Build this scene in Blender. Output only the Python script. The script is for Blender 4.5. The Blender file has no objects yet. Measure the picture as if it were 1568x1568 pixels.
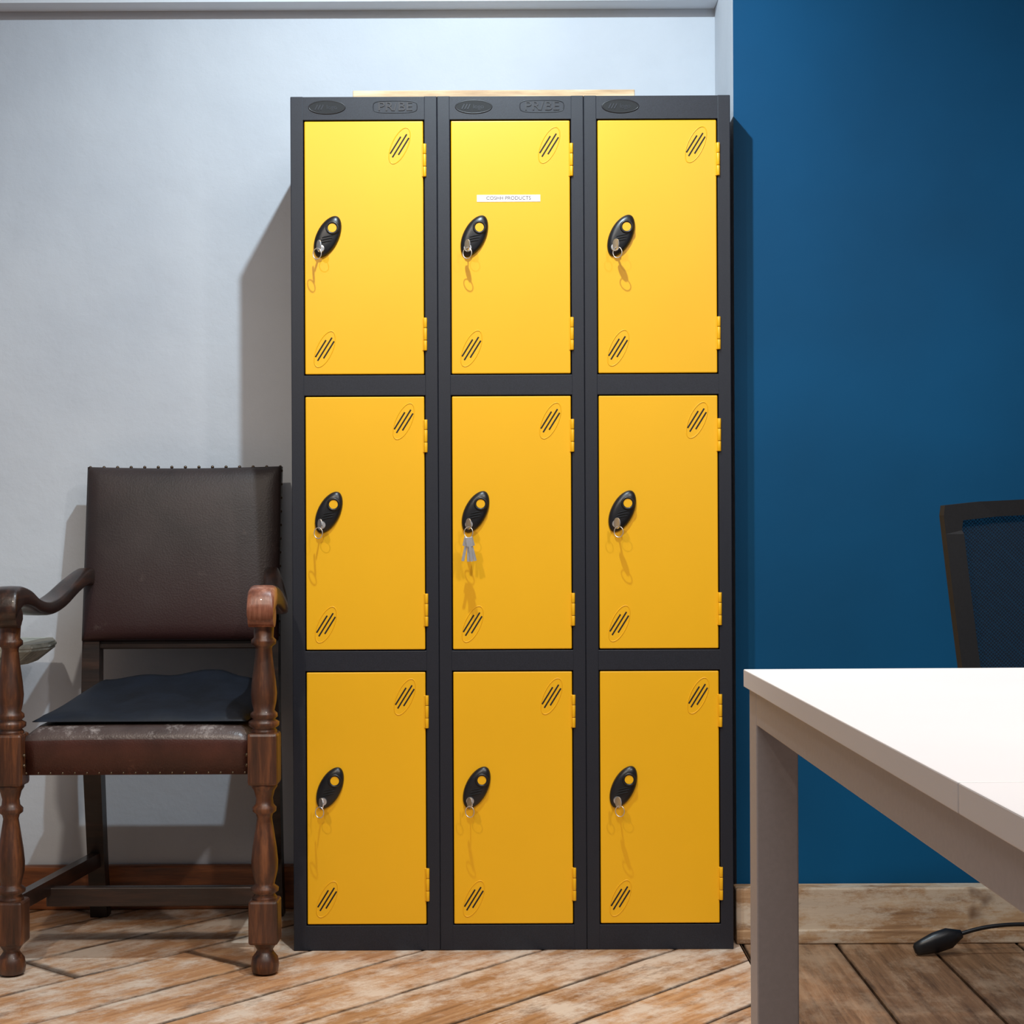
import bpy, bmesh, math, random
from mathutils import Vector, Matrix
random.seed(11)
S=bpy.context.scene
S.view_settings.view_transform='Standard'
S.view_settings.look='None'
S.view_settings.exposure=0.0
COL=S.collection
F=2500.0; D=3.4; H=0.870; HZ=815.0; CX=784.0
def zpx(y,d): return H-(y-HZ)*d/F
def xpx(x,d): return (x-CX)*d/F

# ---------------------------------------------------------------- materials
def srgb(r,g,b):
    f=lambda c:(c/255/12.92) if c/255<=0.04045 else ((c/255+0.055)/1.055)**2.4
    return (f(r),f(g),f(b),1)
class NT:
    def __init__(s,name):
        s.m=bpy.data.materials.new(name); s.m.use_nodes=True
        s.t=s.m.node_tree; s.b=s.t.nodes['Principled BSDF']
        s.L=s.t.links
    def n(s,typ,**kw):
        nd=s.t.nodes.new(typ)
        for k,v in kw.items(): setattr(nd,k,v)
        return nd
    def l(s,a,b): s.L.new(a,b)
    def ramp(s,fac,stops,interp='LINEAR'):
        r=s.n('ShaderNodeValToRGB'); e=r.color_ramp.elements; r.color_ramp.interpolation=interp
        e[0].position=stops[0][0]; e[0].color=stops[0][1]
        e[1].position=stops[-1][0]; e[1].color=stops[-1][1]
        for p,c in stops[1:-1]:
            q=e.new(p); q.color=c
        s.l(fac,r.inputs[0]); return r.outputs[0]
    def math(s,op,a,b=None):
        m=s.n('ShaderNodeMath'); m.operation=op
        for i,v in enumerate((a,b)):
            if v is None: continue
            if hasattr(v,'links'): s.l(v,m.inputs[i])
            else: m.inputs[i].default_value=v
        return m.outputs[0]
    def noise(s,scale,detail=4,rough=.5,vec=None,map_scale=None):
        tc=s.n('ShaderNodeTexCoord') if vec is None else None
        v=tc.outputs['Object'] if vec is None else vec
        if map_scale:
            mp=s.n('ShaderNodeMapping'); mp.inputs['Scale'].default_value=map_scale; s.l(v,mp.inputs[0]); v=mp.outputs[0]
        nn=s.n('ShaderNodeTexNoise'); nn.inputs['Scale'].default_value=scale
        nn.inputs['Detail'].default_value=detail; nn.inputs['Roughness'].default_value=rough
        s.l(v,nn.inputs['Vector']); return nn.outputs['Fac']
    def mix(s,fac,a,b,blend='MIX'):
        m=s.n('ShaderNodeMix'); m.data_type='RGBA'; m.blend_type=blend
        for sock,val in ((m.inputs[0],fac),(m.inputs[6],a),(m.inputs[7],b)):
            if hasattr(val,'is_linked') or hasattr(val,'links'): s.l(val,sock)
            else: sock.default_value=val
        return m.outputs[2]
    def bump(s,h,strength=.2,dist=.002):
        b=s.n('ShaderNodeBump'); b.inputs['Strength'].default_value=strength; b.inputs['Distance'].default_value=dist
        s.l(h,b.inputs['Height']); s.l(b.outputs[0],s.b.inputs['Normal'])
    def base(s,c):
        if isinstance(c,tuple): s.b.inputs['Base Color'].default_value=c
        else: s.l(c,s.b.inputs['Base Color'])
    def pr(s,rough=.5,metal=0,spec=.5,coat=0):
        s.b.inputs['Roughness'].default_value=rough; s.b.inputs['Metallic'].default_value=metal
        s.b.inputs['Specular IOR Level'].default_value=spec; s.b.inputs['Coat Weight'].default_value=coat

def simple(name,c,rough=.5,metal=0,ns=60,var=.12,bs=.15,bd=.0005,spec=.5,coat=0):
    m=NT(name); n=m.noise(ns)
    dark=tuple(x*(1-var) for x in c[:3])+(1,); light=tuple(min(1,x*(1+var)) for x in c[:3])+(1,)
    m.base(m.ramp(n,[(.3,dark),(.7,light)])); m.pr(rough,metal,spec,coat)
    if bs: m.bump(m.noise(ns*4),bs,bd)
    return m.m

def wall_white():
    m=NT('white_plaster'); n=m.noise(1.6,5,.55)
    c=m.ramp(n,[(.3,srgb(186,191,199)),(.7,srgb(205,209,215))])
    m.base(c); m.pr(.75,0,.25)
    m.bump(m.noise(9,6,.6),.45,.008); return m.m
def wall_blue():
    m=NT('blue_paint'); n=m.noise(2.2,3,.5)
    m.base(m.ramp(n,[(.3,srgb(0,67,104)),(.7,srgb(0,75,116))])); m.pr(.6,0,.18)
    m.bump(m.noise(14,5,.6),.2,.003); return m.m
M_white=wall_white(); M_blue=wall_blue()
M_ceil=simple('ceiling_paint',srgb(218,222,228),.8,ns=3,var=.04,bs=.1)
M_yel=simple('yellow_powdercoat',srgb(237,176,14),.40,ns=3,var=.03,bs=.08,bd=.0003,spec=.5)
M_char=simple('charcoal_powdercoat',srgb(28,31,40),.45,ns=500,var=.3,bs=.35,bd=.0006,spec=.4)
M_in=simple('slot_black',srgb(12,12,14),.7,bs=0)
M_blk=simple('black_plastic',srgb(20,21,25),.35,ns=200,var=.15)
M_blkm=simple('black_matte_plastic',srgb(20,21,24),.65,ns=300,var=.2,spec=.3)
M_met=simple('nickel_metal',(.75,.75,.77,1),.3,.85,ns=80,var=.1,bs=0)
M_label=simple('paper_label',srgb(232,232,228),.7,ns=20,var=.02,bs=0)
M_ink=simple('label_ink',srgb(80,18,28),.7,bs=0)
M_emb=simple('embossed_dark',srgb(22,26,34),.35,ns=300,var=.2)
M_desk=simple('white_laminate',srgb(238,235,234),.45,ns=5,var=.01,bs=0)
M_frame=simple('grey_steel_paint',srgb(176,170,171),.42,ns=200,var=.04,bs=.1)

def wood(name,dark,mid,light,rough=.35,axis='Z',coat=.2,sc=1,wear=None,wlo=.5,wamt=.9):
    m=NT(name)
    ms={'X':(2,22,22),'Y':(22,2,22),'Z':(22,22,2)}[axis]
    n=m.noise(2.2*sc,8,.65,map_scale=ms)
    c=m.ramp(n,[(.28,dark),(.5,mid),(.74,light)])
    if wear:
        w=m.noise(5,9,.78,map_scale={'X':(1,2.5,2.5),'Y':(2.5,1,2.5),'Z':(2.5,2.5,1)}[axis]); f=m.ramp(w,[(wlo-.04,(0,0,0,1)),(wlo+.08,(wamt,wamt,wamt,1))])
        c=m.mix(f,c,wear)
        kk=m.noise(9,3,.5); kf=m.ramp(kk,[(.62,(0,0,0,1)),(.70,(.8,.8,.8,1))]); c=m.mix(kf,c,dark)
    m.base(c); m.pr(rough,0,.5,coat); m.bump(n,.35,.002); return m.m
M_oak=wood('dark_oak',srgb(26,15,10),srgb(72,40,23),srgb(130,78,44),.42,'Z',.15)
M_oaky=wood('dark_oak_lengthwise',srgb(20,12,10),srgb(42,25,18),srgb(78,46,32),.36,'Y',.25)
M_oakx=wood('dark_oak_crosswise',srgb(18,11,9),srgb(36,22,16),srgb(64,40,28),.45,'X',.1)
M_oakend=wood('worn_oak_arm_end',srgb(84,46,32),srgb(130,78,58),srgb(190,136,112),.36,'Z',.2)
M_board=wood('pale_pine',srgb(150,112,76),srgb(196,164,124),srgb(226,206,176),.55,'X',0)
M_base=wood('raw_skirting_wood',srgb(100,68,44),srgb(170,134,98),srgb(200,170,134),.75,'X',0,1.2,wear=srgb(210,196,176),wlo=.51,wamt=.75)
M_base2=wood('stained_skirting_wood',srgb(60,32,16),srgb(126,70,34),srgb(172,104,58),.45,'X',.1)
M_rustic=wood('weathered_paint_wood',srgb(90,92,84),srgb(150,152,142),srgb(178,180,170),.7,'X',0,1,wear=srgb(190,192,182))

def leather(name,c1,c2,rough,scuff=None,lo=.58,low=None):
    m=NT(name); n=m.noise(5,6,.6)
    c=m.ramp(n,[(.32,c1),(.72,c2)])
    if low: # redder hide towards the bottom of the panel
        tc=m.n('ShaderNodeTexCoord'); sp=m.n('ShaderNodeSeparateXYZ'); m.l(tc.outputs['Object'],sp.inputs[0])
        z=m.math('ADD',sp.outputs[2],m.math('MULTIPLY',n,.2))
        c=m.mix(m.ramp(z,[(.78,(1,1,1,1)),(.98,(0,0,0,1))]),c,low)
    if scuff:
        s=m.noise(11,9,.75); c=m.mix(m.ramp(s,[(lo,(0,0,0,1)),(lo+.1,(.75,.75,.75,1))]),c,scuff)
    m.base(c); m.pr(rough,0,.45,.0)
    v=m.n('ShaderNodeTexVoronoi'); v.inputs['Scale'].default_value=260
    tc=m.n('ShaderNodeTexCoord'); m.l(tc.outputs['Object'],v.inputs['Vector'])
    m.bump(v.outputs['Distance'],.3,.0008); return m.m
M_lea=leather('brown_leather',srgb(32,26,26),srgb(56,45,44),.5,srgb(78,64,60),.61,low=srgb(46,22,22))
M_lear=leather('red_brown_leather',srgb(44,24,20),srgb(84,44,35),.42,srgb(118,78,66),.58)
M_leaw=leather('worn_highlit_leather_edge',srgb(54,42,40),srgb(104,90,86),.36,srgb(172,162,158),.54)  # seat's rolled edge: worn leather plus a highlight painted into the colour
M_stud=simple('aged_brass_stud',srgb(96,80,64),.35,.9,bs=0)
def navy():
    m=NT('navy_cloth'); n=m.noise(8,6,.65)
    m.base(m.ramp(n,[(.35,srgb(13,17,25)),(.7,srgb(24,31,43))])); m.pr(.6,0,.3)
    m.bump(m.noise(120,4),.4,.001); return m.m
M_navy=navy()

def floor_mat(name,cols,worn,wornlo=.5,amt=.8,seam=srgb(52,33,21),dk=srgb(92,56,34)):
    m=NT(name)
    uv=m.n('ShaderNodeUVMap'); uv.uv_map='UVMap'
    ed=m.n('ShaderNodeUVMap'); ed.uv_map='Edge'
    geo=m.n('ShaderNodeNewGeometry')
    g1=m.noise(3.4,10,.72,vec=uv.outputs[0],map_scale=(.9,14,1))
    g2=m.noise(3.2,7,.7,vec=uv.outputs[0],map_scale=(1.8,3.4,1))
    c=m.ramp(g1,[(.30,cols[0]),(.5,cols[1]),(.70,cols[2])])
    isl=m.ramp(geo.outputs['Random Per Island'],[(0,(.78,.76,.74,1)),(.5,(.97,.96,.96,1)),(1,(1.16,1.15,1.14,1))])
    c=m.mix(1.0,c,isl,'MULTIPLY')
    tc=m.n('ShaderNodeTexCoord')
    w=m.noise(2.6,10,.8,vec=tc.outputs['Object'])
    ww=m.math('MULTIPLY',w,g2)
    f=m.ramp(ww,[(wornlo*.42,(0,0,0,1)),(wornlo*.42+.10,(1,1,1,1))])
    c=m.mix(m.math('MULTIPLY',f,amt),c,worn)
    sc=m.noise(9,8,.85,vec=uv.outputs[0],map_scale=(.8,5,1)); sf=m.ramp(sc,[(.56,(0,0,0,1)),(.64,(.5,.5,.5,1))])
    c=m.mix(sf,c,worn)
    k=m.noise(7,7,.7,vec=uv.outputs[0],map_scale=(.7,2.0,1))
    kf=m.ramp(k,[(.58,(0,0,0,1)),(.70,(.7,.7,.7,1))])
    c=m.mix(kf,c,dk)
    sep=m.n('ShaderNodeSeparateXYZ'); m.l(ed.outputs[0],sep.inputs[0])
    ev=m.math('ABSOLUTE',sep.outputs[1]); eu=m.math('ABSOLUTE',sep.outputs[0])
    en=m.noise(9,5,.7,vec=uv.outputs[0])
    off=m.math('MULTIPLY',m.math('SUBTRACT',en,.54),.26)
    e1=m.ramp(m.math('ADD',ev,off),[(.90,(0,0,0,1)),(.98,(.85,.85,.85,1))])
    e2=m.ramp(m.math('ADD',eu,m.math('MULTIPLY',off,.08)),[(.984,(0,0,0,1)),(.994,(.8,.8,.8,1))])
    c=m.mix(e1,c,seam); c=m.mix(e2,c,seam)
    m.base(c); m.pr(.5,0,.4,.05); m.bump(g1,.4,.002); return m.m
M_fl=floor_mat('worn_floorboards',(srgb(140,96,62),srgb(190,140,98),srgb(216,174,132)),srgb(228,212,194),.5,.8)
M_fr=floor_mat('brown_floorboards',(srgb(88,62,42),srgb(136,100,70),srgb(168,128,94)),srgb(184,156,128),.56,.55,dk=srgb(66,42,28))
M_sub=simple('subfloor_dark',srgb(26,17,11),.9,bs=0)

# ---------------------------------------------------------------- helpers
def link(o,parent=None):
    COL.objects.link(o)
    if parent: o.parent=parent
    return o
def empty(name,loc=(0,0,0)):
    e=bpy.data.objects.new(name,None); e.location=loc; e.empty_display_size=.1; COL.objects.link(e); return e
def from_bm(name,bm,mats,parent=None,smooth=False,loc=(0,0,0)):
    bmesh.ops.recalc_face_normals(bm,faces=bm.faces)
    me=bpy.data.meshes.new(name); bm.to_mesh(me); bm.free()
    if not isinstance(mats,(list,tuple)): mats=[mats]
    for m in mats: me.materials.append(m)
    if smooth:
        for p in me.polygons: p.use_smooth=True
    o=bpy.data.objects.new(name,me); o.location=loc
    return link(o,parent)
def bm_box(bm,x0,x1,y0,y1,z0,z1,mi=0,bevel=0,seg=2,mat=None):
    r=bmesh.ops.create_cube(bm,size=1)
    for v in r['verts']:
        v.co=Vector(((x0+x1)/2+v.co.x*(x1-x0),(y0+y1)/2+v.co.y*(y1-y0),(z0+z1)/2+v.co.z*(z1-z0)))
        if mat: v.co=mat@v.co
    fs=set(f for v in r['verts'] for f in v.link_faces)
    for f in fs: f.material_index=mi
    if bevel:
        es=set(e for v in r['verts'] for e in v.link_edges)
        rr=bmesh.ops.bevel(bm,geom=list(es),offset=bevel,segments=seg,affect='EDGES',profile=.5)
        for f in rr['faces']: f.material_index=mi
def box(name,x0,x1,y0,y1,z0,z1,mat,parent=None,bevel=0,seg=2):
    bm=bmesh.new(); bm_box(bm,x0,x1,y0,y1,z0,z1,0,bevel,seg)
    return from_bm(name,bm,mat,parent)
def bm_lathe(bm,prof,cx=0,cy=0,seg=28,mi=0):
    rings=[]
    for r,z in prof:
        rings.append([bm.verts.new((cx+r*math.cos(2*math.pi*i/seg),cy+r*math.sin(2*math.pi*i/seg),z)) for i in range(seg)])
    for a,b in zip(rings,rings[1:]):
        for i in range(seg):
            f=bm.faces.new((a[i],a[(i+1)%seg],b[(i+1)%seg],b[i])); f.smooth=True; f.material_index=mi
    for rg in (rings[0],rings[-1]):
        f=bm.faces.new(rg); f.material_index=mi
def tube(name,pts,r,mat,parent=None,closed=False,res=6,radii=None,spline='NURBS'):
    cu=bpy.data.curves.new(name,'CURVE'); cu.dimensions='3D'; cu.bevel_depth=r; cu.bevel_resolution=res; cu.use_fill_caps=True
    if spline=='POLY':
        sp=cu.splines.new('POLY'); sp.points.add(len(pts)-1)
    else:
        sp=cu.splines.new('NURBS'); sp.points.add(len(pts)-1); sp.order_u=min(4,len(pts)); sp.use_endpoint_u=not closed
    for i,p in enumerate(pts):
        sp.points[i].co=(*p,1)
        if radii: sp.points[i].radius=radii[i]
    sp.use_cyclic_u=closed; cu.resolution_u=6; cu.materials.append(mat)
    o=bpy.data.objects.new(name,cu); link(o)
    dg=bpy.context.evaluated_depsgraph_get(); me=bpy.data.meshes.new_from_object(o.evaluated_get(dg))
    bpy.data.objects.remove(o); me.name=name
    for p in me.polygons: p.use_smooth=True
    return link(bpy.data.objects.new(name,me),parent)
def text(name,body,size,loc,mat,parent=None,ext=.0004,sx=1):
    cu=bpy.data.curves.new(name,'FONT'); cu.body=body; cu.size=size; cu.extrude=ext; cu.align_x='CENTER'; cu.align_y='CENTER'
    cu.materials.append(mat)
    o=bpy.data.objects.new(name,cu); link(o)
    dg=bpy.context.evaluated_depsgraph_get(); me=bpy.data.meshes.new_from_object(o.evaluated_get(dg)); bpy.data.objects.remove(o)
    me.transform(Matrix.Rotation(math.radians(90),4,'X')@Matrix.Diagonal((sx,1,1,1)))
    o=bpy.data.objects.new(name,me); o.location=loc; return link(o,parent)

# ---------------------------------------------------------------- room
WY=.40      # rear face of alcove
BY=.09      # blue wall plane
BX=.477
box('wall_back',-2.6,BX+.12,WY,WY+.12,-.02,2.6,M_white)
bm=bmesh.new(); bm_box(bm,BX,3.2,BY,BY+.12,-.02,2.6)
bm_box(bm,BX,BX+.12,BY+.12,WY,-.02,2.6)
for f in bm.faces:
    f.material_index=0
bm.faces.ensure_lookup_table(); bm.normal_update()
for f in bm.faces:
    if f.normal.x<-.5 and f.calc_center_median().x<BX+.01: f.material_index=1
from_bm('wall_right_blue',bm,[M_blue,M_white])
box('wall_left',-2.72,-2.6,-4.6,WY+.12,-.02,2.6,M_white)
box('wall_right',3.2,3.32,-4.6,BY+.12,-.02,2.6,M_white)
box('ceiling',-2.72,3.32,-4.6,WY+.12,2.6,2.7,M_ceil)
box('trim_soffit',-2.6,BX-.001,.335,WY-.001,zpx(15,D+WY),2.599,M_ceil)
# baseboards
box('baseboard_back',-2.6,-.475,WY-.022,WY-.0005,0.0005,.102,M_base2,None,.004)
bm=bmesh.new(); bm_box(bm,BX-.008,3.19,.042,BY-.0005,.0005,.117,0,.004)
bm_box(bm,BX-.008,3.19,.036,.044,.0005,.03,0,.003)
from_bm('baseboard_right',bm,M_base)

# floor boards
XS=.475
def make_boards(bm,angle,region,w,Lmin,Lmax,mi,gap):
    x0,x1,y0,y1=region
    c=Vector(((x0+x1)/2,(y0+y1)/2,0)); R=Matrix.Rotation(angle,3,'Z')
    ext=math.hypot(x1-x0,y1-y0)/2+.3
    v=-ext
    while v<ext:
        ww=w*random.uniform(.85,1.15)
        u=-ext-random.random()*Lmax
        while u<ext:
            L=random.uniform(Lmin,Lmax); g=random.uniform(gap*.7,gap*1.3)
            b=bmesh.new(); luv=b.loops.layers.uv.new('UVMap'); le=b.loops.layers.uv.new('Edge')
            bm_box(b,u+g/2,u+L-g/2,v+g/2,v+ww-g/2,-.018,random.uniform(-.0006,0),0,.0015,1)
            ou,ov=random.random()*50,random.random()*50
            for f in b.faces:
                for lp in f.loops:
                    q=lp.vert.co
                    lp[luv].uv=(q.x+ou,q.y+ov); lp[le].uv=(2*(q.x-u)/L-1,2*(q.y-v)/ww-1)
            for vv in b.verts: vv.co=R@vv.co+c
            for pc,no in (((x0,0,0),(-1,0,0)),((x1,0,0),(1,0,0)),((0,y0,0),(0,-1,0)),((0,y1,0),(0,1,0))):
                gg=b.verts[:]+b.edges[:]+b.faces[:]
                if gg: bmesh.ops.bisect_plane(b,geom=gg,plane_co=pc,plane_no=no,clear_outer=True)
            if b.faces:
                for f in b.faces: f.material_index=mi
                me=bpy.data.meshes.new('t'); b.to_mesh(me); bm.from_mesh(me); bpy.data.meshes.remove(me)
            b.free(); u+=L
        v+=ww
bm=bmesh.new(); bm.loops.layers.uv.new('UVMap'); bm.loops.layers.uv.new('Edge')
make_boards(bm,math.radians(49),(-2.6,XS,-4.6,WY),.18,1.5,2.8,0,.004)
make_boards(bm,math.radians(90),(XS+.003,3.2,-4.6,BY),.205,2.2,3.4,1,.006)
bm_box(bm,-2.72,3.32,-4.6,WY+.12,-.06,-.012,2)
me=bpy.data.meshes.new('floor'); bm.to_mesh(me); bm.free()
for m in (M_fl,M_fr,M_sub): me.materials.append(m)
link(bpy.data.objects.new('floor',me))

# ---------------------------------------------------------------- lockers
W=.305; LH=1.779; LD=.375
rows=[(1.779-.049-.532,1.779-.049),(.052+.530+.042,.052+.530+.042+.532),(.052,.052+.530)]
TILT=math.radians(-26)
def rot_y_pt(x,z,a):
    return x*math.cos(a)-z*math.sin(a), x*math.sin(a)+z*math.cos(a)
def vent(parent,cx,cz,yf,k):
    pts=[]
    for i in range(28):
        t=2*math.pi*i/28; x,z=rot_y_pt(.0165*math.cos(t),.0405*math.sin(t),math.radians(-24)); pts.append((cx+x,yf,cz+z))
    tube('vent_rim_%s'%k,pts,.0011,M_yel,parent,closed=True,res=3)
    bm=bmesh.new()
    for j,(off,ln) in enumerate(((-.0085,.021),(0,.0285),(.0085,.021))):
        a=math.radians(-32)
        Mx=Matrix.Translation((cx+off,yf,cz-off*.15))@Matrix.Rotation(-a,4,'Y')
        bm_box(bm,-.0016,.0016,-.0007,.0015,-ln,ln,0,.0006,1,Mx)
    from_bm('vent_slots_%s'%k,bm,M_in,parent)
def handle(parent,cx,cz,yf,k,bunch=False,kx=0):
    bm=bmesh.new(); N=40; R=8; a0=.0235; b0=.047; hh=.010
    def P(r,t):
        x=a0*r*math.cos(t)*(1-.10*abs(math.sin(t))**3); z=b0*r*math.sin(t)
        X,Z=rot_y_pt(x,z,TILT); y=-hh*(1-r**4)**.5 if r<1 else 0
        return (cx+X,yf+y-.002,cz+Z)
    c=bm.verts.new(P(0,0)); prev=None
    for ri in range(1,R+1):
        r=ri/R; r=math.sin(r*math.pi/2)
        ring=[bm.verts.new(P(r,2*math.pi*i/N)) for i in range(N)]
        for i in range(N):
            if prev is None: bm.faces.new((c,ring[i],ring[(i+1)%N]))
            else: bm.faces.new((prev[i],ring[i],ring[(i+1)%N],prev[(i+1)%N]))
        prev=ring
    base=[bm.verts.new((v.co.x,yf+.001,v.co.z)) for v in prev]
    for i in range(N): bm.faces.new((prev[i],base[i],base[(i+1)%N],prev[(i+1)%N]))
    bm.faces.new(base)
    from_bm('handle_plate_%s'%k,bm,M_blk,parent,True)
    hx,hz=cx+.011,cz+.0165
    bm=bmesh.new(); Mx=Matrix.Translation((hx,yf-.0115,hz))@Matrix.Rotation(math.pi/2,4,'X')
    bmesh.ops.create_cone(bm,cap_ends=True,segments=28,radius1=.0095,radius2=.0095,depth=.003,matrix=Mx)
    from_bm('finger_recess_%s'%k,bm,M_yel,parent)  # raised yellow disc standing in for the finger hole in the handle
    tube('finger_recess_ring_%s'%k,[(hx+.0118*math.cos(t*math.pi/8),yf-.0125,hz+.0118*math.sin(t*math.pi/8)) for t in range(16)],.0026,M_blk,parent,True,4)
    for j in range(3):
        zz=cz-.001-.0055*j; xx=cx+.0015-.0022*j
        tube('handle_rib_%s_%d'%(k,j),[(xx-.0115,yf-.0115,zz-.003),(xx,yf-.0138,zz+.0005),(xx+.0115,yf-.0115,zz+.002)],.0012,M_blkm,parent,False,3)
    lx,lz=cx-.0135,cz-.0265
    bm=bmesh.new()
    Mx=Matrix.Translation((lx,yf-.011,lz))@Matrix.Rotation(math.pi/2,4,'X')
    bmesh.ops.create_cone(bm,cap_ends=True,segments=24,radius1=.0088,radius2=.0078,depth=.010,matrix=Mx)
    bm_box(bm,lx-.0011,lx+.0011,yf-.036,yf-.014,lz-.0030,lz+.0042,0,.0003,1)
    Mb=Matrix.Translation((lx,yf-.043,lz+.001))@Matrix.Rotation(math.radians(28),4,'Z')@Matrix.Rotation(math.pi/2,4,'Y')
    bmesh.ops.create_cone(bm,cap_ends=True,segments=20,radius1=.0115,radius2=.0115,depth=.0022,matrix=Mb)
    from_bm('lock_and_key_%s'%k,bm,M_met,parent)
    ry=yf-.047; rz=lz-.0165
    tube('key_ring_%s'%k,[(lx+kx*.3+.0115*math.cos(t*math.pi/7)*.8,ry-.004*math.cos(t*math.pi/7),rz+.0115*math.sin(t*math.pi/7)) for t in range(14)],.0009,M_met,parent,True,3)
    if bunch:
        bm=bmesh.new()
        for j,(dx,ang) in enumerate(((-.006,-12),(0,0),(.006,14),(.003,7))):
            Mx=Matrix.Translation((lx+dx*.3,ry-.001-.003*j,rz-.010))@Matrix.Rotation(math.radians(-ang),4,'Y')
            bm_box(bm,-.007,.007,-.0008,.0008,-.019,.0,0,.0006,1,Mx)
            bm_box(bm,-.003,.003,-.0007,.0007,-.050,-.017,0,.0003,1,Mx)
        from_bm('hanging_keys_%s'%k,bm,M_met,parent)

for ci in range(3):
    cx=(ci-1)*.3055
    L=empty('metal_locker',(cx,0,0))
    hw=W/2
    bm=bmesh.new()
    bm_box(bm,-hw,-hw+.004,.018,LD,0,LH); bm_box(bm,hw-.004,hw,.018,LD,0,LH)
    bm_box(bm,-hw+.004,hw-.004,LD-.004,LD,0,LH)
    for z in (rows[0][0]-.021,rows[1][0]-.021,.03,LH-.004): bm_box(bm,-hw+.004,hw-.004,.018,LD-.004,z,z+.004)
    sw=.0265
    bm_box(bm,-hw,-hw+sw,0,.018,0,LH,0,.0015); bm_box(bm,hw-sw,hw,0,.018,0,LH,0,.0015)
    bm_box(bm,-hw+sw-.002,hw-sw+.002,.0008,.018,rows[0][1],LH-.0005,0,.001)
    bm_box(bm,-hw+sw-.002,hw-sw+.002,.0008,.018,rows[1][1],rows[0][0],0,.001)
    bm_box(bm,-hw+sw-.002,hw-sw+.002,.0008,.018,rows[2][1],rows[1][0],0,.001)
    bm_box(bm,-hw+sw-.002,hw-sw+.002,.0008,.018,0.0,rows[2][0],0,.001)
    from_bm('carcass',bm,M_char,L)
    for ri,(z0,z1) in enumerate(rows):
        k='%d'%(ri+1)
        dx0,dx1=-hw+sw+.0022,hw-sw-.0022
        box('door_panel_'+k,dx0,dx1,.001,.016,z0+.0025,z1-.0025,M_yel,L,.0022,3)
        bm=bmesh.new()
        for zc in (z1-.085,z0+.085):
            bm_box(bm,dx1-.003,dx1+.004,-.0005,.004,zc-.034,zc+.034,0,.0005,1)
            for (za,zb) in ((-.034,-.0135),(-.0125,.0125),(.0135,.034)):
                bm_lathe(bm,[(.0034,zc+za),(.0038,zc+za+.0008),(.0038,zc+zb-.0008),(.0034,zc+zb)],dx1+.003,-.002,14)
        from_bm('hinges_'+k,bm,M_yel,L)
        vent(L,dx1-.043+(.006 if ri==0 and ci==0 else .0)*-1,z1-.054,.001,k+'_upper'); vent(L,dx0+.041,z0+.055,.001,k+'_lower')
        handle(L,dx0+.048,z1-.243,.001,k,bunch=(ci==1 and ri==1),kx=(ci-1)*.01)
    pts=[( -.076+.038*math.cos(i*math.pi/12),.0006,LH-.0225+.0135*math.sin(i*math.pi/12)) for i in range(24)]
    tube('badge_rim',pts,.0014,M_blk,L,True,3)
    bm=bmesh.new(); Mx=Matrix.Translation((-.076,.0006,LH-.0225))@Matrix.Rotation(math.pi/2,4,'X')@Matrix.Diagonal((.037,.0125,1,1))
    bmesh.ops.create_cone(bm,cap_ends=True,segments=32,radius1=1,radius2=1,depth=.002,matrix=Mx)
    from_bm('badge_plate',bm,M_in,L)
    bm=bmesh.new()
    for j in range(3):
        bm_box(bm,-.0012,.0012,-.0008,.0004,-.006,.006,0,0,1,Matrix.Translation((-.098+.006*j,-.0004,LH-.0225))@Matrix.Rotation(math.radians(28),4,'Y'))
    from_bm('badge_stripes',bm,M_char,L)
    text('badge_lettering','logo',.013,(-.066,-.0004,LH-.0225),M_char,L,.0005)
    if ci<2:
        text('rail_lettering','PR/BE',.026,(.066,.0004,LH-.022),M_emb,L,.0010,1.15)
        pts=[]
        for i in range(24):
            tt=2*math.pi*i/24; cxx=abs(math.cos(tt))**.5*math.copysign(1,math.cos(tt)); szz=abs(math.sin(tt))**.5*math.copysign(1,math.sin(tt))
            pts.append((.066+.046*cxx,.0008,LH-.022+.0125*szz))
        tube('rail_lettering_rim',pts,.0009,M_emb,L,True,3)
    if ci==1:
        lx=xpx(781,D)-cx; lz=zpx(303.5,D)
        box('label_strip',lx-.066,lx+.066,.0002,.0012,lz-.0072,lz+.0072,M_label,L)
        text('label_lettering','COSHH PRODUCTS',.0105,(lx,.0001,lz),M_ink,L,.0001,1.0)

box('wooden_board',xpx(543,D+.01),xpx(975,D+.01),.012,.30,LH+.0005,LH+.0155,M_board,None,.0015)

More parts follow.
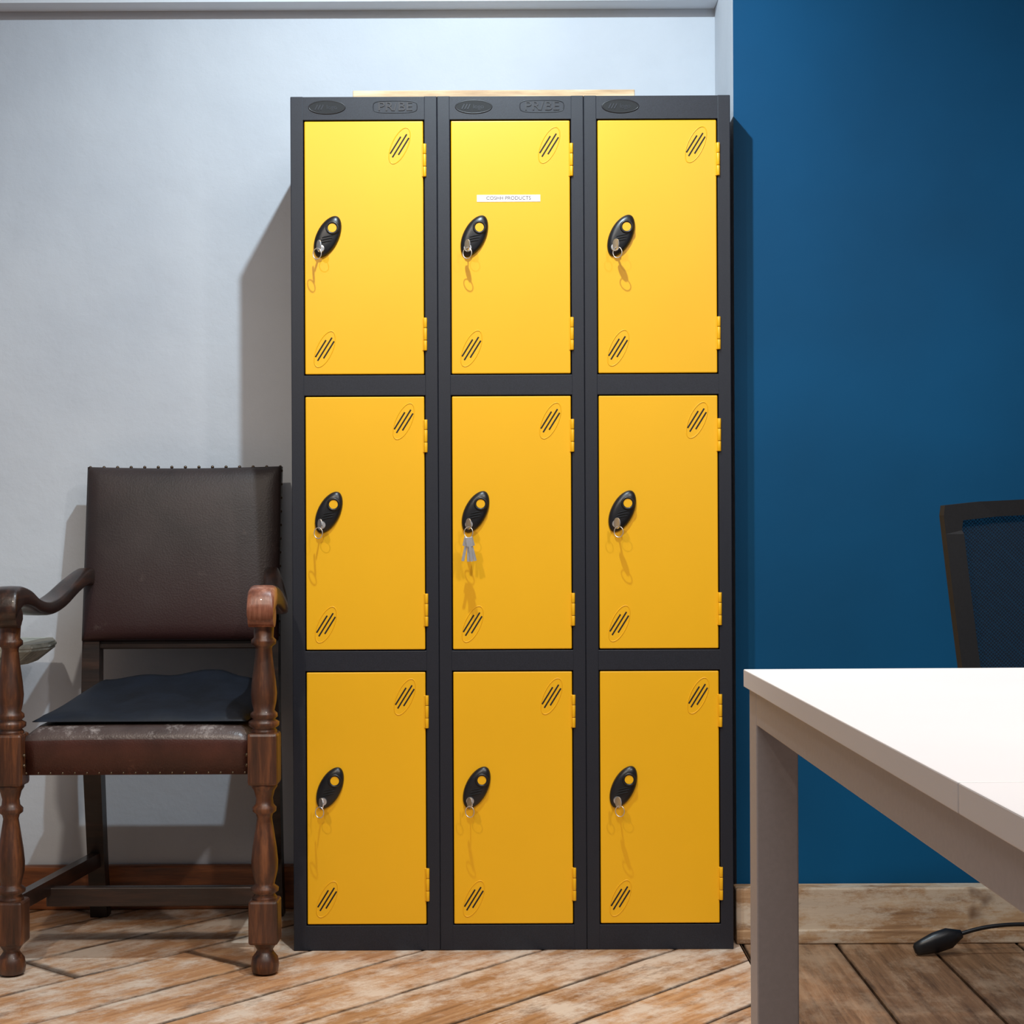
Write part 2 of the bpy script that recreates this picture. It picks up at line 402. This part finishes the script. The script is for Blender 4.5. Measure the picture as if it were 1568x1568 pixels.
# ---------------------------------------------------------------- antique armchair
C=empty('leather_armchair',(-.742,0,0))
FY=-.174; DF=D+FY
def zf(y): return max(0.0,zpx(y,DF))
k=DF/F
def post(side):
    x=side*.2505
    bm=bmesh.new()
    w=lambda px:px*k/2
    bm_lathe(bm,[(w(14),0),(w(30),.002),(w(40),zf(1485)),(w(43),zf(1474)),(w(39),zf(1463)),(w(28),zf(1456)),(w(24),zf(1452)),(w(30),zf(1447)),(w(38),zf(1441)),(w(40),zf(1438))],x,FY)
    bm_box(bm,x-w(45),x+w(45),FY-w(45),FY+w(45),zf(1441),zf(1374),0,.005,2)
    bm_lathe(bm,[(w(38),zf(1378)),(w(38),zf(1371)),(w(30),zf(1366)),(w(42),zf(1362)),(w(43),zf(1357)),(w(30),zf(1352)),(w(32),zf(1347)),(w(40),zf(1330)),(w(41),zf(1316)),(w(37),zf(1296)),(w(28),zf(1266)),(w(23),zf(1250)),(w(26),zf(1244)),(w(36),zf(1240)),(w(37),zf(1234)),(w(28),zf(1229)),(w(26),zf(1220)),(w(32),zf(1208)),(w(40),zf(1202)),(w(40),zf(1196))],x,FY)
    bm_box(bm,x-w(46),x+w(46),FY-w(46),FY+w(46),zf(1199),zf(1119),0,.006,2)
    bm_lathe(bm,[(w(40),zf(1122)),(w(40),zf(1116)),(w(34),zf(1113)),(w(46),zf(1109)),(w(47),zf(1103)),(w(33),zf(1099)),(w(42),zf(1095)),(w(41),zf(1090)),(w(32),zf(1086)),(w(38),zf(1072)),(w(40),zf(1060)),(w(37),zf(1042)),(w(29),zf(1012)),(w(25),zf(992)),(w(27),zf(988)),(w(38),zf(984)),(w(38),zf(978)),(w(30),zf(974)),(w(32),zf(955)),(w(38),zf(945)),(w(38),zf(935))],x,FY)
    from_bm('front_post_%s'%('right' if side>0 else 'left'),bm,M_oak,C)
    xb=side*.205
    path=[
        (xb,.262,.772,.014,.020),(xb+side*.004,.22,.776,.017,.018),(xb+side*.016,.16,.757,.022,.015),(xb+side*.030,.09,.728,.026,.014),
        (xb+side*.040,.02,.715,.028,.014),(xb+side*.045,-.05,.722,.029,.016),(x,-.11,.739,.029,.019),(x,-.165,.746,.028,.022),(x,-.198,.738,.0275,.026),(x,-.214,.727,.027,.024),(x,-.222,.715,.026,.014)]
    bm=bmesh.new(); rings=[]; N=16
    fine=[]
    for i in range(len(path)-1):
        p0=path[max(i-1,0)];p1=path[i];p2=path[i+1];p3=path[min(i+2,len(path)-1)]
        for s_ in range(4):
            t=s_/4; fine.append([.5*((2*b)+(-a+c)*t+(2*a-5*b+4*c-d)*t*t+(-a+3*b-3*c+d)*t**3) for a,b,c,d in zip(p0,p1,p2,p3)])
    fine.append(list(path[-1]))
    for (px,py,pz,a,b) in fine:
        rg=[]
        for i in range(N):
            th=2*math.pi*i/N; c=math.cos(th); s2=math.sin(th)
            rg.append(bm.verts.new((px+a*abs(c)**.45*math.copysign(1,c),py,pz+b*abs(s2)**.45*math.copysign(1,s2))))
        rings.append(rg)
    for a,b in zip(rings,rings[1:]):
        for i in range(N): bm.faces.new((a[i],a[(i+1)%N],b[(i+1)%N],b[i]))
    bm.faces.new(rings[0]); bm.faces.new(rings[-1])
    for f in bm.faces:
        f.smooth=True
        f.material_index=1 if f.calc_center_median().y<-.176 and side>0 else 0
    Mx=Matrix.Translation((x,-.197,.708))@Matrix.Rotation(math.pi/2,4,'Y')
    r=bmesh.ops.create_cone(bm,cap_ends=True,segments=24,radius1=.022,radius2=.022,depth=.05,matrix=Mx)
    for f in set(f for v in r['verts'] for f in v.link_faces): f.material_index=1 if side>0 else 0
    from_bm('arm_%s'%('right' if side>0 else 'left'),bm,[M_oaky,M_oakend],C)
    bm=bmesh.new()
    secs=[(0,.325,.019),(.15,.298,.019),(.40,.262,.020),(.50,.258,.020),(.63,.266,.019),(.80,.285,.018),(1.0,.318,.017)]
    prev=None
    xx=side*.200
    for (z,y,h) in secs:
        rg=[bm.verts.new((xx+sx*h,y+sy*h,z)) for sx,sy in ((-1,-1),(1,-1),(1,1),(-1,1))]
        if prev:
            for i in range(4): bm.faces.new((prev[i],prev[(i+1)%4],rg[(i+1)%4],rg[i]))
        else: bm.faces.new(rg)
        prev=rg
    bm.faces.new(prev)
    from_bm('back_post_%s'%('right' if side>0 else 'left'),bm,M_oakx,C)
    bm=bmesh.new()
    for (za,zb,hh,ww) in ((.135,.135,.016,.011),):
        vs=[]
        for (px,py,pz) in ((x,FY+.02,za),(xx,.285,zb)):
            vs.append([bm.verts.new((px+sx*ww,py,pz+sz*hh)) for sx,sz in ((-1,-1),(1,-1),(1,1),(-1,1))])
        for i in range(4): bm.faces.new((vs[0][i],vs[0][(i+1)%4],vs[1][(i+1)%4],vs[1][i]))
        bm.faces.new(vs[0]); bm.faces.new(vs[1])
    from_bm('side_stretcher_%s'%('right' if side>0 else 'left'),bm,M_oaky,C)
post(1); post(-1)
box('cross_stretcher',-.232,.232,.0,.022,.094,.134,M_oakx,C,.003)

bm=bmesh.new()
NX,NZ=22,18
bw=.219; z0,z1=.632,1.022; th=.030
def bp(u,v,front):
    x=bw*u; z=z0+(z1-z0)*v
    yc=.262+(z-.63)*.15
    e=max(abs(u),abs(2*v-1))
    puff=.012*(1-u**4)*(1-(2*v-1)**4)
    edge=.010*max(0,(e-.9)/.1)**2
    sag=-.004*math.cos(u*math.pi/2)*(1 if v>.9 else 0)
    return (x,yc+(-th-puff+edge if front else th*.5-edge*.5),z+sag)
grid={}
for s_ in (0,1):
    for i in range(NX+1):
        for j in range(NZ+1):
            u=-1+2*i/NX; v=j/NZ
            u=math.copysign(1-(1-abs(u))**1.5,u); vv=2*v-1; v=(math.copysign(1-(1-abs(vv))**1.5,vv)+1)/2
            grid[s_,i,j]=bm.verts.new(bp(u,v,s_==0))
for s_ in (0,1):
    for i in range(NX):
        for j in range(NZ): bm.faces.new((grid[s_,i,j],grid[s_,i+1,j],grid[s_,i+1,j+1],grid[s_,i,j+1]))
for i in range(NX):
    for j in (0,NZ): bm.faces.new((grid[0,i,j],grid[0,i+1,j],grid[1,i+1,j],grid[1,i,j]))
for j in range(NZ):
    for i in (0,NX): bm.faces.new((grid[0,i,j],grid[0,i,j+1],grid[1,i,j+1],grid[1,i,j]))
from_bm('backrest',bm,M_lea,C,True)
bm=bmesh.new()
def stud(x,y,z,r=.0038): bmesh.ops.create_icosphere(bm,subdivisions=2,radius=r,matrix=Matrix.Translation((x,y,z)))
for i in range(15):
    u=-1+2*i/14; stud(bw*u*.985,.262+.39*.15-.008,z1-.001)
for sd in (-1,1):
    for j in range(13):
        z=z0+.01+(z1-z0-.02)*j/12; stud(sd*(bw-.001),.262+(z-.63)*.15-.006,z)
for i in range(19): stud(-.215+.43*i/18,FY-.0165,.400,.0026)
for sd in (-1,1):
    for z in (.415,.435): stud(sd*.219,FY-.0175,z,.004)
from_bm('studs',bm,M_stud,C,True)
box('back_rail',-.185,.185,.255,.275,.612,.632,M_oakx,C,.003)
bm=bmesh.new(); NX,NY=20,16; grid={}
sx_=.2235
def seat_top(u,v):
    x=sx_*u; y=-.178+.43*v
    e=min(1,min(v,1-v)/.10); e2=min(1,(1-abs(u))/.10)
    r=(1-(1-e)**2)**.5; r2=(1-(1-e2)**2)**.5
    z=.462+.026*r*(.4+.6*r2)+.008*(1-u*u)*math.sin(math.pi*min(1,v+.1))
    return (x,y,z)
for i in range(NX+1):
    for j in range(NY+1):
        u=-1+2*i/NX; v=j/NY; v=v**1.5 if v<.5 else v
        grid[i,j]=bm.verts.new(seat_top(u,v))
for i in range(NX):
    for j in range(NY):
        f=bm.faces.new((grid[i,j],grid[i+1,j],grid[i+1,j+1],grid[i,j+1])); f.material_index=1 if j<=3 else 0
bnd=[grid[i,0] for i in range(NX+1)]+[grid[NX,j] for j in range(1,NY+1)]+[grid[i,NY] for i in range(NX-1,-1,-1)]+[grid[0,j] for j in range(NY-1,0,-1)]
prev=bnd
for dz in (.452,.394):
    cur=[bm.verts.new((v.co.x,v.co.y+(.0 if dz>.4 else .004),dz)) for v in bnd]
    for i in range(len(bnd)):
        f=bm.faces.new((prev[i],prev[(i+1)%len(bnd)],cur[(i+1)%len(bnd)],cur[i])); f.material_index=2
    prev=cur
bm.faces.new(prev)
from_bm('seat',bm,[M_lea,M_leaw,M_lear],C,True)
# loose navy cushion with a raised rear
bm=bmesh.new(); NX,NY=36,20
top={};bot={}
def crest(u):
    P=[(-1,.006),(-.80,.050),(-.5,.054),(-.1,.060),(.3,.068),(.5,.070),(.72,.058),(.93,.044),(1,.02)]
    for (a,ha),(b,hb) in zip(P,P[1:]):
        if u<=b:
            t=(u-a)/(b-a); t=t*t*(3-2*t)*.5+t*.5; return ha+(hb-ha)*t
    return P[-1][1]
for i in range(NX+1):
    for j in range(NY+1):
        u=-1+2*i/NX; v=j/NY
        x=u*(.214-(.020*v if u<0 else .004*v)); y=-.155+.36*v-(.03*max(0,u-.5)*v)
        e=min(1,v/.08)*min(1,(1-v)/.05)*min(1,(1-abs(u))/.06); e=max(0,e)**.5
        zt=.4975+e*(.012+crest(u)*(v**1.2)*.92)+.003*math.sin(9*u+5*v)*e
        top[i,j]=bm.verts.new((x,y,zt)); bot[i,j]=bm.verts.new((x*.99,y,.4965))
for i in range(NX):
    for j in range(NY):
        bm.faces.new((top[i,j],top[i+1,j],top[i+1,j+1],top[i,j+1])); bm.faces.new((bot[i,j],bot[i,j+1],bot[i+1,j+1],bot[i+1,j]))
for i in range(NX):
    for j in (0,NY): bm.faces.new((top[i,j],top[i+1,j],bot[i+1,j],bot[i,j]))
for j in range(NY):
    for i in (0,NX): bm.faces.new((top[i,j],top[i,j+1],bot[i,j+1],bot[i,j]))
from_bm('cushion',bm,M_navy,C,True)

# ---------------------------------------------------------------- rustic side table at far left
T=empty('rustic_side_table',(-1.238,.17,0))
bm=bmesh.new()
out=[(-.24,-.16),(.185,-.16),(.225,-.13),(.243,-.06),(.236,.02),(.20,.13),(-.24,.15)]
zt=.637
a=[bm.verts.new((x,y,zt)) for x,y in out]; b=[bm.verts.new((x*.84-.006,y*.9,zt-.046)) for x,y in out]
a2=[bm.verts.new((x,y,zt-.012)) for x,y in out]
bm.faces.new(a); bm.faces.new(b)
for p,q in ((a,a2),(a2,b)):
    for i in range(len(out)): bm.faces.new((p[i],p[(i+1)%len(out)],q[(i+1)%len(out)],q[i]))
bmesh.ops.bevel(bm,geom=bm.edges[:],offset=.004,segments=2,affect='EDGES')
from_bm('top',bm,M_rustic,T)
for i,(x,y) in enumerate(((-.17,-.1),(.03,-.1),(-.17,.1),(.03,.1))):
    bm=bmesh.new(); bm_lathe(bm,[(.014,0),(.016,.02),(.021,.3),(.022,.56),(.02,zt-.045)],x,y,14)
    from_bm('leg_%d'%(i+1),bm,M_rustic,T)

# ---------------------------------------------------------------- bench desk (origin at its far left corner)
dT=.728; TH=.018; d0=1.68
K=empty('office_desk',(.2375,-D+d0,0)); K.rotation_euler=(0,0,math.radians(1.0))
xr=1.6; yS=-.76; yN=-1.50
box('top_far',0,xr,yS+.0008,0,dT-TH,dT,M_desk,K,.001)
box('top_near',0,xr,yN,yS-.0008,dT-TH,dT,M_desk,K,.001)
bm=bmesh.new(); lx=.005; s=.042; z1_=dT-TH-.0005
for (x0,y1) in ((lx,-.006),(xr-.005-s,-.006),(lx,yN+.006+s),(xr-.005-s,yN+.006+s)):
    bm_box(bm,x0,x0+s,y1-s,y1,0,z1_,0,.0015)
zr0=.676
for x0 in (lx,xr-.005-s): bm_box(bm,x0,x0+s,yN+.006+s,-.006-s,zr0,z1_,0,.001)
for y0 in (-.006-s,yN+.006): bm_box(bm,lx+s,xr-.005-s,y0,y0+s,zr0,z1_,0,.001)
from_bm('steel_frame',bm,M_frame,K)

# ---------------------------------------------------------------- office chair
O=empty('office_chair',(.940,-1.0,0))
def mesh_mat():
    m=NT('black_mesh_fabric'); m.base(srgb(14,15,18)); m.pr(.8,0,.2)
    out=m.t.nodes['Material Output']; tr=m.n('ShaderNodeBsdfTransparent'); mx=m.n('ShaderNodeMixShader')
    tc=m.n('ShaderNodeTexCoord'); ch=m.n('ShaderNodeTexChecker'); ch.inputs['Scale'].default_value=340
    m.l(tc.outputs['Object'],ch.inputs['Vector'])
    mr=m.n('ShaderNodeMapRange'); mr.inputs['To Min'].default_value=.64; mr.inputs['To Max'].default_value=.9
    m.l(ch.outputs['Fac'],mr.inputs['Value']); m.l(mr.outputs[0],mx.inputs[0])
    m.l(tr.outputs[0],mx.inputs[1]); m.l(m.b.outputs[0],mx.inputs[2]); m.l(mx.outputs[0],out.inputs['Surface']); return m.m
M_mesh=mesh_mat()
DZ=-.016
def bx(z):
    t=(z-.50)/(.935-.50); return .208+.045*t**.8
by=lambda z:.20+(z-.5)*.12
outl=[]
for z in [.52+.03*i for i in range(14)]: outl.append((-bx(z),z))
outl+=[(-bx(.925)+.004,.926),(-.19,.932),(-.1,.936),(0,.938),(.1,.936),(.19,.932),(bx(.925)-.004,.926)]
for z in reversed([.52+.03*i for i in range(14)]): outl.append((bx(z),z))
outl+=[(.12,.492),(0,.488),(-.12,.492)]
bm=bmesh.new(); n=len(outl); A=[];B=[];A2=[];B2=[]
cz_=.72
for x,z in outl:
    xi=x-math.copysign(min(.030,abs(x)),x); zi=z+(.024 if z<cz_ else -.024) if (z>.9 or z<.5) else z
    yb=by(z)-.03*(x/.25)**2
    A.append(bm.verts.new((x,yb-.014,z+DZ))); B.append(bm.verts.new((x,yb+.014,z+DZ)))
    A2.append(bm.verts.new((xi,yb-.010,min(zi,.912)+DZ))); B2.append(bm.verts.new((xi,yb+.010,min(zi,.912)+DZ)))
for i in range(n):
    j=(i+1)%n
    bm.faces.new((A[i],A[j],A2[j],A2[i])); bm.faces.new((B[i],B[j],B2[j],B2[i])); bm.faces.new((A[i],A[j],B[j],B[i])); bm.faces.new((A2[i],A2[j],B2[j],B2[i]))
from_bm('back_frame',bm,M_blkm,O)
bm=bmesh.new(); g={}
for i in range(13):
    for j in range(13):
        z=.51+(.405)*j/12; x=(-1+2*i/12)*(bx(z)-.022); g[i,j]=bm.verts.new((x,by(z)-.03*(x/.25)**2,z+DZ))
for i in range(12):
    for j in range(12): bm.faces.new((g[i,j],g[i+1,j],g[i+1,j+1],g[i,j+1]))
from_bm('mesh_panel',bm,M_mesh,O,True)
tube('back_support',[(0,.05,.37),(0,.2,.37),(0,.245,.40),(0,.235,.52),(0,.25,.66)],.022,M_blkm,O)
bm=bmesh.new(); bm_box(bm,-.24,.24,-.25,.2,.395,.455,0,.028,5); bm_box(bm,-.14,.14,-.12,.14,.355,.396,0,.008,2)
from_bm('seat',bm,M_blkm,O,True)
bm=bmesh.new(); bm_lathe(bm,[(.028,.07),(.03,.1),(.03,.22),(.02,.225),(.018,.356)])
for i in range(5):
    a=2*math.pi*i/5+.3
    Mx=Matrix.Rotation(a,4,'Z')
    bm_box(bm,.02,.30,-.02,.02,.065,.095,0,.006,2,Mx)
    for q in (-.014,.014):
        bmesh.ops.create_cone(bm,cap_ends=True,segments=20,radius1=.028,radius2=.028,depth=.018,matrix=Mx@Matrix.Translation((.285,q,.028))@Matrix.Rotation(math.pi/2,4,'X'))
    bm_box(bm,.275,.295,-.006,.006,.03,.07,0,.001,1,Mx)
from_bm('star_base',bm,M_blk,O)
for sd in (-1,1):
    tube('armrest_support_%s'%('right' if sd>0 else 'left'),[(sd*.1,.02,.385),(sd*.262,-.04,.345),(sd*.285,-.04,.38),(sd*.275,.02,.6)],.018,M_blkm,O)
    box('armrest_pad_%s'%('right' if sd>0 else 'left'),sd*.275-.035,sd*.275+.035,-.11,.13,.60,.622,M_blkm,O,.01,3)

# ---------------------------------------------------------------- power cable with connector
E=empty('power_cable',(0,0,0))
yc=-.06
def pp(x,y,yy=yc): return (xpx(x,D+yy),yy,max(.006,zpx(y,D+yy)))
a=Vector(pp(1397,1455)); b=Vector(pp(1470,1424))
a.z=.012; b.z=.045
dirv=(b-a).normalized(); q=Vector((0,0,1)).rotation_difference(dirv).to_matrix().to_4x4()
bm=bmesh.new(); Ln=(b-a).length
bm_lathe(bm,[(.006,0),(.011,.004),(.014,.02),(.018,.045),(.018,.075),(.012,.09),(.007,Ln)],0,0,16)
for v in bm.verts: v.co=Matrix.Translation(a)@q@Vector((v.co.x*1.2,v.co.y*.85,v.co.z))
for v in bm.verts: v.co.z=max(v.co.z,.001)
from_bm('connector',bm,M_blk,E)
p0=a+dirv*(Ln*.95)
tube('cord',[tuple(p0),tuple(p0+dirv*.03),(p0.x+.07,yc,.062),(p0.x+.16,yc,.066),(p0.x+.3,yc-.02,.05),(p0.x+.5,yc-.05,.008),(p0.x+.9,yc-.1,.005),(p0.x+1.1,yc-.2,.005)],.0042,M_blk,E)

# ---------------------------------------------------------------- lights
def spot(name,loc,target,power,col,size=.05,ang=120,blend=.6):
    l=bpy.data.lights.new(name,'SPOT'); l.energy=power; l.color=col; l.shadow_soft_size=size; l.spot_size=math.radians(ang); l.spot_blend=blend
    o=bpy.data.objects.new(name,l); o.location=loc
    o.rotation_euler=(Vector(target)-Vector(loc)).to_track_quat('-Z','Y').to_euler(); COL.objects.link(o)
def area(name,loc,target,power,col,sx,sy):
    l=bpy.data.lights.new(name,'AREA'); l.energy=power; l.color=col; l.shape='RECTANGLE'; l.size=sx; l.size_y=sy
    o=bpy.data.objects.new(name,l); o.location=loc
    o.rotation_euler=(Vector(target)-Vector(loc)).to_track_quat('-Z','Y').to_euler(); COL.objects.link(o)
spot('ceiling_spot_centre',(-.1,-.82,2.42),(-.2,.2,.6),98,(.75,.90,1.0),.018,155,.8)
spot('ceiling_spot_left',(-.85,-2.5,2.42),(-.4,.0,.1),94,(1,.88,.74),.04,75,.9)
spot('ceiling_spot_right',(1.0,-2.3,2.42),(.9,-1.6,.5),95,(1,.95,.92),.05,130,.9)
area('overhead_fill',(.2,-2.3,2.55),(.2,-2.0,0),27,(1,.95,.92),1.6,1.0)  # added soft fill that evens out the light, no fixture behind it
w=bpy.data.worlds.new('World'); S.world=w; w.use_nodes=True
bg=w.node_tree.nodes['Background']; bg.inputs[0].default_value=(.88,.88,.92,1); bg.inputs[1].default_value=.18

# ---------------------------------------------------------------- camera
cam=bpy.data.cameras.new('camera'); cam.sensor_width=36; cam.lens=36*F/1568; cam.shift_y=(HZ-784)/1568
cam.clip_start=.02
co=bpy.data.objects.new('camera',cam); co.location=(0,-D,H); co.rotation_euler=(math.radians(90),math.radians(.25),0)
COL.objects.link(co); S.camera=co
